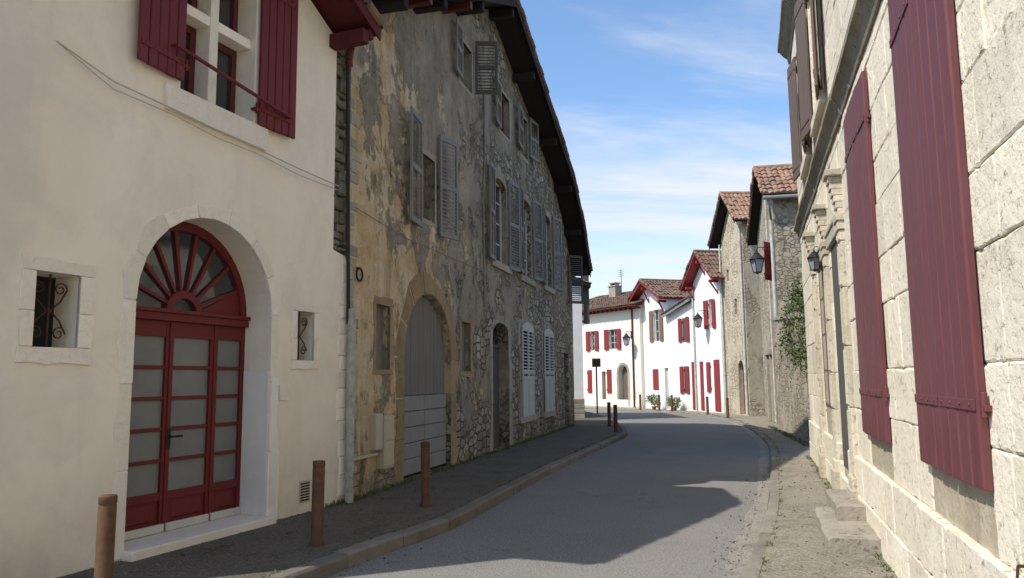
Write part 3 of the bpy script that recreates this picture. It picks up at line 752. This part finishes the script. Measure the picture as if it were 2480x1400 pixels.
for (a,c,z0,z1) in ((11.02,12.48,1.10,4.36),(8.25,9.67,1.10,4.30)):
    m=(a+c)/2
    plank_shutter(h,a,m-.006,z0,z1,'burg',4,-.050,.9,'l',thick=.045,gap=.005,ch=.011)
    plank_shutter(h,m+.006,c,z0,z1,'burg',4,-.050,.9,'r',thick=.045,gap=.005,ch=.011)
obj("shutter_hook",B().tube([(12.85,.0,.85),(12.85,-.08,.85),(12.85,-.09,.77),(12.88,-.10,.67)],.007,6),M['rust'],h)
def worn(x0,x1,y0,z0,z1):
    b=B(); n=10
    pts=[]
    for k in range(n+1):
        x=x0+(x1-x0)*k/n; sag=-.018*math.sin(math.pi*k/n); j=R(-.014,.014)
        pts+=[(x,y0+j,z0),(x,y0+j,z1-.03+sag),(x,y0+.03+j,z1+sag),(x,-.02,z1+sag*.3),(x,-.02,z0)]
    fs=[]
    for k in range(n):
        for i in range(5): fs.append((k*5+i,k*5+(i+1)%5,(k+1)*5+(i+1)%5,(k+1)*5+i))
    fs+=[(0,1,2,3,4),tuple(n*5+i for i in range(5))]; b.add(pts,fs); return b
obj("door_step",worn(7.2,8.95,-.52,.04,.20),M['step'],h,.008,label="worn lower stone doorstep")
obj("door_step",worn(6.75,8.0,-.34,.04,.34),M['step'],h,.008,label="worn upper stone doorstep")

# ------------------------------------------------------------------ farther houses
def simple_house(name,O,P,outl,holes,wm,label,D=6,t=.3):
    h=house(name,O,P,label); b=B(); b.front(outl,holes,t); b.prism(outl,t,D); obj("wall",b,M[wm],h); return h
def pipe(h,pts,r,mat): obj("downpipe",B().tube(pts,r,8),M[mat],h)
h=simple_house("rubble_house",(9.66,29.6),(8.74,25.0),[(0,0),(4.69,0),(4.69,7.75),(3.0,8.95),(0,7.1)],[rect(1.4,1.75,4.9,5.5),archpts(1.6,2.4,.1,2.0,2.3,8)],'rub_d',"tall rubble stone house with terracotta roof and pale downpipe",6)
roof(h,[(-.35,6.98),(3.0,9.1),(5.05,7.68)],.32,6,'tile','darkwood',.1)
window(h,1.4,1.75,4.9,5.5,.2,cols=1,rows=1); obj("door",B().box(1.6,2.4,.2,.25,.1,2.3),M['win_frame'],h)
plank_shutter(h,4.05,4.5,4.9,6.2,'red_far',4,-.03,38,'l')
pipe(h,[(4.6,-.08,6.9),(4.6,-.08,4.0),(4.62,-.08,.15)],.055,'white_pipe'); pipe(h,[(3.3,-.06,7.9),(3.3,-.06,.15)],.03,'white_pipe')
b=B(); b.tube([(5.05,-.35,7.55),(5.05,6,7.55)],.07,10); b.tube([(5.05,-.2,7.5),(4.95,-.15,7.2),(4.65,-.08,6.9)],.04,10); obj("gutter",b,M['grey_sh'],h)
b=B(); b.box(1.3,2.7,-.12,.02,2.45,2.65); b.box(1.45,1.6,-.08,.02,.1,2.45); b.box(2.4,2.55,-.08,.02,.1,2.45); obj("door_surround",b,M['grey_stone'],h,.01)
h=simple_house("rubble_house",(9.72,34.96),(9.84,32.1),[(0,0),(2.86,0),(2.86,8.3),(1.6,9.65),(0,8.0)],[rect(1.5,1.8,4.4,5.1),archpts(1.6,2.3,.1,2.0,2.4,8),rect(.6,.9,6.0,6.5)],'rub_r',"narrow ochre rubble house with terracotta tiled gable roof",6)
roof(h,[(-.45,7.78),(1.6,9.82),(3.25,8.3)],.42,6,'tile','darkwood',.1)
window(h,1.5,1.8,4.4,5.1,.2,cols=1,rows=1); window(h,.6,.9,6.0,6.5,.2,cols=1,rows=1); obj("door",B().box(1.6,2.3,.2,.25,.1,2.4),M['win_frame'],h)
pipe(h,[(2.75,-.08,8.2),(2.75,-.08,.1)],.05,'white_pipe'); pipe(h,[(-.02,-.08,7.8),(-.02,-.08,.1)],.045,'white_pipe')
h=simple_house("white_house",(8.96,37.52),(9.56,34.96),[(0,0),(2.61,0),(2.61,6.35),(1.3,7.5),(0,6.3)],[rect(1.5,1.85,4.0,5.35),rect(1.75,2.35,.1,2.5),rect(.35,.75,.1,2.45)],'white',"white gabled Basque house with red shutters and red eaves",7)
roof(h,[(-.42,6.05),(1.3,7.68),(2.95,6.2)],.5,7,'tile_br','red_far',.09)
window(h,1.5,1.85,4.0,5.35,.15,'white_sh')
plank_shutter(h,1.12,1.48,3.97,5.32,'red_far',3,-.02,6,'r'); plank_shutter(h,1.87,2.20,3.97,5.32,'red_far',3,-.02,6,'l')
plank_shutter(h,1.14,1.48,1.0,2.4,'red_far',3,-.02,2,'r'); plank_shutter(h,1.76,2.34,.12,2.48,'red_far',4,.05,0,'l',name="door"); plank_shutter(h,.36,.74,.12,2.43,'red_far',3,.05,0,'l',name="door")
pipe(h,[(.02,-.07,6.1),(.02,-.07,.1)],.045,'white_pipe')
for u,z in ((.1,6.0),(1.3,7.1),(2.5,6.05)):
    b=B(); b.box(u-.06,u+.06,-.45,.05,z,z+.12); b.cyl((u,-.02,z-.5),(u,-.4,z+.02),.04,6); obj("eave_bracket",b,M['red_far'],h)
h=simple_house("white_house",(8.04,39.38),(8.96,37.52),[(0,0),(2.07,0),(2.07,5.45),(0,4.95)],[rect(1.72,2.04,.1,2.45)],'white',"low white house with grey slate roof and red shutters",6)
roof(h,[(-.15,4.92),(2.06,5.62)],.25,6,'slate','grey_sh',.07,hh=.02)
plank_shutter(h,.86,1.12,3.45,4.65,'red_far',3,-.02,4,'r'); plank_shutter(h,1.42,1.70,3.45,4.7,'red_far',3,-.02,4,'l')
plank_shutter(h,.86,1.12,.9,2.25,'red_far',3,-.02,4,'r'); plank_shutter(h,1.3,1.56,.9,2.25,'red_far',3,-.02,4,'l'); plank_shutter(h,1.73,2.03,.12,2.43,'red_far',3,.05,0,'l',name="door")
obj("window",B().box(1.14,1.41,-.003,.02,3.45,4.65),M['glass'],h); obj("window",B().box(1.14,1.29,-.003,.02,.9,2.25),M['glass'],h)
h=simple_house("white_house",(7.01,42.72),(8.04,39.38),[(0,0),(3.49,0),(3.49,5.75),(1.5,6.8),(0,5.9)],[rect(1.9,2.62,3.6,5.3),rect(1.6,2.3,1.03,2.15),rect(2.95,3.35,.1,2.2)],'white',"white gabled house with brown shutters and red roof brackets",8)
roof(h,[(-.6,5.65),(1.5,6.97),(3.6,5.82)],.5,8,'tile_br','red_far',.09)
window(h,1.9,2.62,3.6,5.3,.12,'white_sh'); plank_shutter(h,1.6,2.3,1.03,2.15,'red_far',5,.08,0,'l')
plank_shutter(h,1.52,1.88,3.6,5.27,'brown_sh',3,-.02,4,'r'); plank_shutter(h,2.64,3.0,3.6,5.27,'brown_sh',3,-.02,4,'l')
obj("door",B().box(2.95,3.35,.12,.16,.1,2.2),M['white_sh'],h)
for u,z in ((-.02,5.6),(1.5,6.45),(3.3,5.6)):
    b=B(); b.box(u-.07,u+.07,-.45,.05,z,z+.12); b.cyl((u,-.02,z-.7),(u,-.4,z+.02),.045,6); obj("eave_bracket",b,M['red_far'],h)
pipe(h,[(.06,-.07,5.6),(.06,-.07,.1)],.05,'win_frame')
h=simple_house("cream_house",(4.18,46.5),(7.01,42.0),[(-3,0),(5.32,0),(5.32,5.7),(-3,5.7)],[rect(.92,1.34,3.35,4.5),rect(2.65,3.36,3.35,4.5),archpts(3.42,4.2,.1,2.0,2.42,10),rect(1.9,2.25,.1,2.1)],'offwhite',"cream two-storey house with dark red shutters and arched doorway",7,.35)
for (a,c) in ((.92,1.34),(2.65,3.36)): window(h,a,c,3.35,4.5,.12,'white_sh',2,3,.04)
for (a,c,hg) in ((.54,.90,'r'),(1.36,1.72,'l'),(2.27,2.63,'r'),(3.38,3.74,'l')): plank_shutter(h,a,c,3.32,4.5,'red_far',3,-.02,5,hg)
plank_shutter(h,.6,.98,.85,2.2,'red_far',4,-.02,0,'l'); plank_shutter(h,2.42,2.80,.85,2.2,'red_far',4,-.02,0,'l')
obj("door",B().box(3.42,4.2,.28,.33,.1,2.42),M['brown_grey'],h); obj("door",B().box(1.9,2.25,.2,.25,.1,2.1),M['brown_sh'],h)
arch_surround(h,'grey_stone',(3.42,4.2,.12,2.0,2.42),.16,.02,8,4,-.02,.04,2,.005,.004)
obj("plinth",B().box(-3,5.3,-.02,.01,.1,.5),M['cream_trim'],h)
tb2=B(); tile_plane(tb2,(-.55,5.72),(4.0,7.2),-3.2,5.6); tb2.v=[(y_,x_,z_) for x_,y_,z_ in tb2.v]
ro=obj("roof",tb2,M['tile_br'],h)
w=B(); w.add([(-3.2,-.55,5.62),(5.6,-.55,5.62),(5.6,4,7.1),(-3.2,4,7.1),(-3.2,-.55,5.74),(5.6,-.55,5.74),(5.6,4,7.2),(-3.2,4,7.2)],[(0,1,2,3),(4,5,6,7),(0,1,5,4),(1,2,6,5),(0,3,7,4),(2,3,7,6)])
for k in range(22): x=-3.0+.4*k; w.box(x-.03,x+.03,-.52,0,5.5,5.62)
obj("eave_boards",w,M['red_eave'],ro)
b=B(); b.box(-.45,.2,2.6,3.1,6.5,7.45); b.box(-.5,.25,2.55,3.15,7.45,7.52); b.box(-.4,-.28,2.7,3.0,7.52,7.66); b.box(.03,.15,2.7,3.0,7.52,7.66); b.box(-.45,.2,2.6,3.1,7.66,7.71)
obj("chimney",b,M['grey_stone'],ro,.01)
b=B(); b.cyl((.45,2.9,6.6),(.45,2.9,8.5),.02,6)
for k in range(4): b.cyl((.2,2.9,8.45-.12*k),(.7,2.9,8.45-.12*k),.01,5)
obj("aerial",b,M['iron'],ro)
pipe(h,[(4.75,-.06,5.6),(4.75,-.06,.1)],.045,'win_frame')
h=simple_house("white_house",(-1.5,30.9),(2.84,31.0),[(0,0),(4.34,0),(4.34,5.45),(0,5.45)],[],'white',"white house corner with stone plinth and dark timber eave",5)
tb2=B(); tile_plane(tb2,(4.7,5.5),(.5,7.2),-.25,5); ro=obj("roof",tb2,M['tile'],h)
w=B(); w.prism([(4.7,5.52),(.5,7.2),(.5,7.05),(4.7,5.36)],-.22,5); obj("eave_boards",w,M['darkwood'],ro)
b=B(); b.box(4.42,4.66,.1,.16,3.9,6.4); b.box(4.34,4.46,.1,.16,3.95,4.05); b.box(4.34,4.46,.1,.16,5.2,5.3); obj("shutter",b,M['dark_sh'],h)
for k in range(4): obj("plinth_stone",B().cbox(3.5,4.37,-.05,.1,.1+.2*k,.29+.2*k,.02,.01),M['grey_stone'],h)

# garden wall + ivy
h=house("garden_wall",(8.54,24.95),(7.2,18.2),"rough stone garden wall with ivy hanging over it","wall")
b=B(); b.prism([(0,0),(6.9,0),(6.9,3.1),(4,3.3),(0,3.5)],0,.5); obj("wall",b,M['rub_d'],h)
b=B(); u=0
while u<6.8:
    w=R(.25,.5); zt=3.5-.06*u; b.cbox(u,u+w-.01,-.05+R(-.02,.02),.54,zt-.02,zt+R(.1,.17),.02,.01); u+=w
obj("coping",b,M['grey_stone'],h)
iv=root("ivy_plant",(7.6,20.9,0),0,"green ivy cascading over the garden wall","plant")
b=B(); cl=[]
d=Vector((8.54-7.2,24.95-18.2)).normalized(); n=Vector((-d.y,d.x))
for _ in range(70):
    s=R(.5,4.0); t=(s-.5)/3.5
    p=Vector((7.2,18.2))+d*s; zt=3.2+.9*math.sin(math.pi*min(1,t*.8+.15)); z=R(1.7+.8*t,zt)
    cl.append((p.x+n.x*R(-.1,.14),p.y+n.y*R(-.1,.14),z,R(.10,.28)))
for (x,y,z,r) in cl:
    for _ in range(int(360*r)):
        v=Vector((R(-1,1),R(-1,1),R(-1,1)))
        if v.length>1: continue
        b.leaf((x+v.x*r,y+v.y*r,z+v.z*r*1.6),R(.022,.055))
for _ in range(26):
    s=R(.5,4.8); p=Vector((7.2,18.2))+d*s; x,y,z=p.x,p.y,R(2.8,4.2)
    for k in range(26): b.leaf((x+R(-.05,.05),y+R(-.05,.05),z),R(.02,.045)); x+=n.x*R(.0,.015)+R(-.03,.03); y+=R(-.03,.03); z-=R(.02,.09)
o=obj("ivy_leaves",b,M['leaf'],iv); o.location=(-7.6,-20.9,0)

# ------------------------------------------------------------------ street furniture
bp=B(); bp.lathe((0,0,0),[(.072,0),(.07,.03),(.058,.05),(.058,.715),(.055,.72),(.055,.726),(.059,.732),(.059,.775),(.055,.785),(.002,.788)],24)
first=None
BO=[(-2.78,5.35),(-1.88,7.49),(-1.09,9.68),(3.02,22.82),(3.15,25.4),(7.35,38.9),(7.75,37.75),(8.55,34.0),(8.65,31.2),(6.6,40.1)]
for i,(x,y) in enumerate(BO):
    if first is None:
        o=obj("bollard",bp,M['boll'],None,cat="bollard",label="round brown metal bollard on the pavement edge",group="bollards along the kerb"); first=o
        for p in o.data.polygons: p.use_smooth=len(p.vertices)==4
    else:
        o=first.copy(); scene.collection.objects.link(o)
    o.location=(x,y,.112 if i<5 else .058); o.rotation_euler=(R(-.015,.015),R(-.015,.015),R(0,6))
bk=B(); bk.tube([(0,0,.1),(-.25,0,.16),(-.55,0,.12),(-.6,0,.05),(-.6,0,-.02)],.014,8); bk.tube([(0,0,-.25),(-.2,0,-.1),(-.4,0,.12)],.01,8); bk.box(-.01,.02,-.04,.04,-.3,.16)
lf=B(); c=(-.6,0,0)
def hexa(r): return [(c[0]+r*math.cos(math.pi/4+math.pi/2*i),r*math.sin(math.pi/4+math.pi/2*i)) for i in range(4)]
lf.lathe((-.6,0,-.78),[(.02,0),(.05,.03),(.13,.05),(.13,.07)],8)
a=hexa(.13);e=hexa(.23)
for i in range(4): lf.cyl((*a[i],-.71),(*e[i],-.28),.014,6); lf.cyl((*e[i],-.28),(*e[(i+1)%4],-.28),.016,6); lf.cyl((*a[i],-.71),(*a[(i+1)%4],-.71),.014,6)
lf.lathe((-.6,0,-.28),[(.26,0),(.22,.05),(.12,.16),(.10,.17),(.10,.2),(.04,.24),(.03,.3)],12)
lg=B(); a=hexa(.12);e=hexa(.22); lg.add([(*p,-.70) for p in a]+[(*p,-.29) for p in e],[(i,(i+1)%4,(i+1)%4+4,i+4) for i in range(4)])
meshes=None
for (x,y,z,rot,sc) in ((8.78,25.35,5.85,.2,1),(9.28,36.1,4.7,.25,.9),(6.62,42.6,4.15,.9,.9),(4.80,11.45,3.55,.3,.42)):
    rt=root("street_lamp",(x,y,z),rot,"black wrought iron lantern on a wall bracket","street lamp","wall lanterns along the street"); rt.scale=(sc,)*3
    if meshes is None:
        meshes=[obj("bracket",bk,M['iron'],rt),obj("lantern_frame",lf,M['iron'],rt),obj("lamp_glass",lg,M['lampglass'],rt)]
    else:
        for s in meshes: o=s.copy(); o.parent=rt; scene.collection.objects.link(o)
rt=root("traffic_sign",(3.72,34.2,.112),0,"square road sign seen from behind on a dark post","sign")
obj("sign_post",B().cyl((0,0,0),(0,0,2.42),.035,12),M['iron'],rt)
b=B(); b.box(-.19,.19,-.05,-.03,2.08,2.46); b.box(-.19,.19,-.06,-.05,2.18,2.2); b.box(-.19,.19,-.06,-.05,2.34,2.36); obj("sign_plate",b,M['boll'],rt,.01)
for (x,y,s,lab) in ((7.25,39.75,.32,"leafy green shrub growing at the foot of the white house"),(8.0,38.3,.27,"flowering green shrub in a pot beside the wall")):
    rt=root("potted_shrub",(x,y,.058),0,lab,"plant")
    obj("pot",B().lathe((0,0,0),[(.09,0),(.12,.15),(.135,.15),(.135,.18),(.11,.18),(.10,.16)],14),M['pot'],rt)
    b=B()
    for _ in range(24):
        cx,cy,cz,r=R(-s,s)*.8,R(-s,s)*.6,.18+R(0,s*1.6),R(.08,.18)
        for k in range(45):
            v=Vector((R(-1,1),R(-1,1),R(-1,1))); b.leaf((cx+v.x*r,cy+v.y*r,cz+v.z*r),R(.02,.045))
    obj("leaves",b,M['bush'],rt)
b=B()
def blades(p0,p1,n,off_,zb,mx=.09):
    for _ in range(n):
        t=R(0,1); x=p0[0]+(p1[0]-p0[0])*t+R(-.02,1)*off_[0]; y=p0[1]+(p1[1]-p0[1])*t+R(-.02,1)*off_[1]
        for k in range(random.randint(3,8)):
            hx,hy=R(-.04,.04),R(-.04,.04); hh=R(.02,mx); xx=x+R(-.03,.03); yy=y+R(-.03,.03)
            b.add([(xx-.004,yy,zb),(xx+.004,yy,zb),(xx+hx,yy+hy,zb+hh)],[(0,1,2)])
blades((-2.18,10.07),(1.97,26.08),520,(.12,-.03),.112); blades((-2.35,9.65),(-2.18,10.07),40,(.06,-.02),.112)
blades((3.0,6.05),(5.98,15.6),160,(-.12,.04),.058,.06)
blades((6.9,17.8),(8.4,25),200,(-.2,.05),.058)
for i in range(12,60):
    p=PL[i]
    if i<len(PL)-1: blades(p,PL[i+1],5,(-.03,.01),.112,.04)
    if i<len(PR)-1: blades(PR[i],PR[i+1],4,(.05,.01),.058,.035)
obj("weeds",b,M['grass'],None,kind="stuff",label="small weeds and grass along the wall bases",cat="grass")
b=B()
def litter(p0,p1,n,off_,zb):
    for _ in range(n):
        t=R(0,1); k=R(0,1)**2; b.leaf((p0[0]+(p1[0]-p0[0])*t+k*off_[0],p0[1]+(p1[1]-p0[1])*t+k*off_[1],zb+.006),R(.006,.02),.25)
litter((-3.9,5.8),(-2.18,10.07),500,(.7,-.25),.112); litter((-2.18,10.07),(1.97,26.08),1100,(.6,-.15),.112)
litter((2.6,5.2),(5.98,15.6),500,(-.6,.2),.058); litter((1.6,6.0),(4.7,14.3),350,(-.3,.1),.004); litter((-1.6,6.6),(1.5,16.8),450,(.3,-.1),.0)
obj("leaf_litter",b,M['litter'],None,kind="stuff",label="scattered dry leaf litter and grit on the pavement",cat="leaf litter")

# ------------------------------------------------------------------ world, sun, camera
wd=bpy.data.worlds.new("World"); scene.world=wd; wd.use_nodes=True; t=wd.node_tree
bg=t.nodes["Background"]; bg.inputs[1].default_value=.145
sky=t.nodes.new("ShaderNodeTexSky"); sky.sky_type='NISHITA'; sky.sun_disc=False
sky.sun_elevation=math.radians(50.7); sky.sun_rotation=math.radians(246.3); sky.air_density=1.0; sky.dust_density=.4; sky.ozone_density=1.5
tc=t.nodes.new("ShaderNodeTexCoord"); sp=t.nodes.new("ShaderNodeSeparateXYZ"); t.links.new(tc.outputs["Generated"],sp.inputs[0])
def mth(op,a,b=0,cl=False):
    x=t.nodes.new("ShaderNodeMath"); x.operation=op; x.use_clamp=cl
    for i,v in ((0,a),(1,b)):
        if isinstance(v,(int,float)): x.inputs[i].default_value=v
        else: t.links.new(v,x.inputs[i])
    return x.outputs[0]
gain=t.nodes.new("ShaderNodeMix"); gain.data_type='RGBA'; gain.blend_type='MULTIPLY'; gain.inputs[0].default_value=1; t.links.new(sky.outputs[0],gain.inputs[6]); gain.inputs[7].default_value=(1.34,1.50,1.62,1)
zz=mth('MAXIMUM',sp.outputs[2],.03); zz=mth('ADD',zz,.08)
cx=mth('DIVIDE',sp.outputs[0],zz); cy=mth('DIVIDE',sp.outputs[1],zz)
cb=t.nodes.new("ShaderNodeCombineXYZ"); t.links.new(cx,cb.inputs[0]); t.links.new(cy,cb.inputs[1])
mp=t.nodes.new("ShaderNodeMapping"); mp.inputs["Scale"].default_value=(.35,1.0,1); mp.inputs["Rotation"].default_value=(0,0,.35); t.links.new(cb.outputs[0],mp.inputs[0])
nz=t.nodes.new("ShaderNodeTexNoise"); nz.inputs["Scale"].default_value=1.1; nz.inputs["Detail"].default_value=9; nz.inputs["Roughness"].default_value=.60; nz.inputs["Distortion"].default_value=.6; t.links.new(mp.outputs[0],nz.inputs[0])
lo=t.nodes.new("ShaderNodeMapRange"); t.links.new(sp.outputs[2],lo.inputs[0]); lo.inputs[1].default_value=.10; lo.inputs[2].default_value=.38; lo.inputs[3].default_value=.24; lo.inputs[4].default_value=-.05
s=mth('ADD',nz.outputs[0],lo.outputs[0])
rp=t.nodes.new("ShaderNodeMapRange"); rp.interpolation_type='SMOOTHSTEP'; t.links.new(s,rp.inputs[0]); rp.inputs[1].default_value=.42; rp.inputs[2].default_value=.78; rp.inputs[3].default_value=0; rp.inputs[4].default_value=.92
mx=t.nodes.new("ShaderNodeMix"); mx.data_type='RGBA'; t.links.new(rp.outputs[0],mx.inputs[0]); t.links.new(gain.outputs[2],mx.inputs[6]); mx.inputs[7].default_value=(6.4,6.5,6.7,1)
t.links.new(mx.outputs[2],bg.inputs[0])
sun=bpy.data.lights.new("sun","SUN"); sun.energy=5.0; sun.angle=math.radians(.53); sun.color=(1,.955,.87)
so=bpy.data.objects.new("sun",sun); scene.collection.objects.link(so)
so.rotation_euler=Vector((.75,.33,-1)).to_track_quat('-Z','Y').to_euler()
cam=bpy.data.cameras.new("camera"); co=bpy.data.objects.new("camera",cam); scene.collection.objects.link(co)
cam.lens=1850/2480*36; cam.sensor_width=36; cam.clip_end=1500; cam.clip_start=.05
co.matrix_world=Matrix.Translation((0,0,1.65))@Matrix.Rotation(math.radians(96.8),4,'X')@Matrix.Rotation(-.01,4,'Z')
scene.camera=co
scene.view_settings.view_transform='Standard'
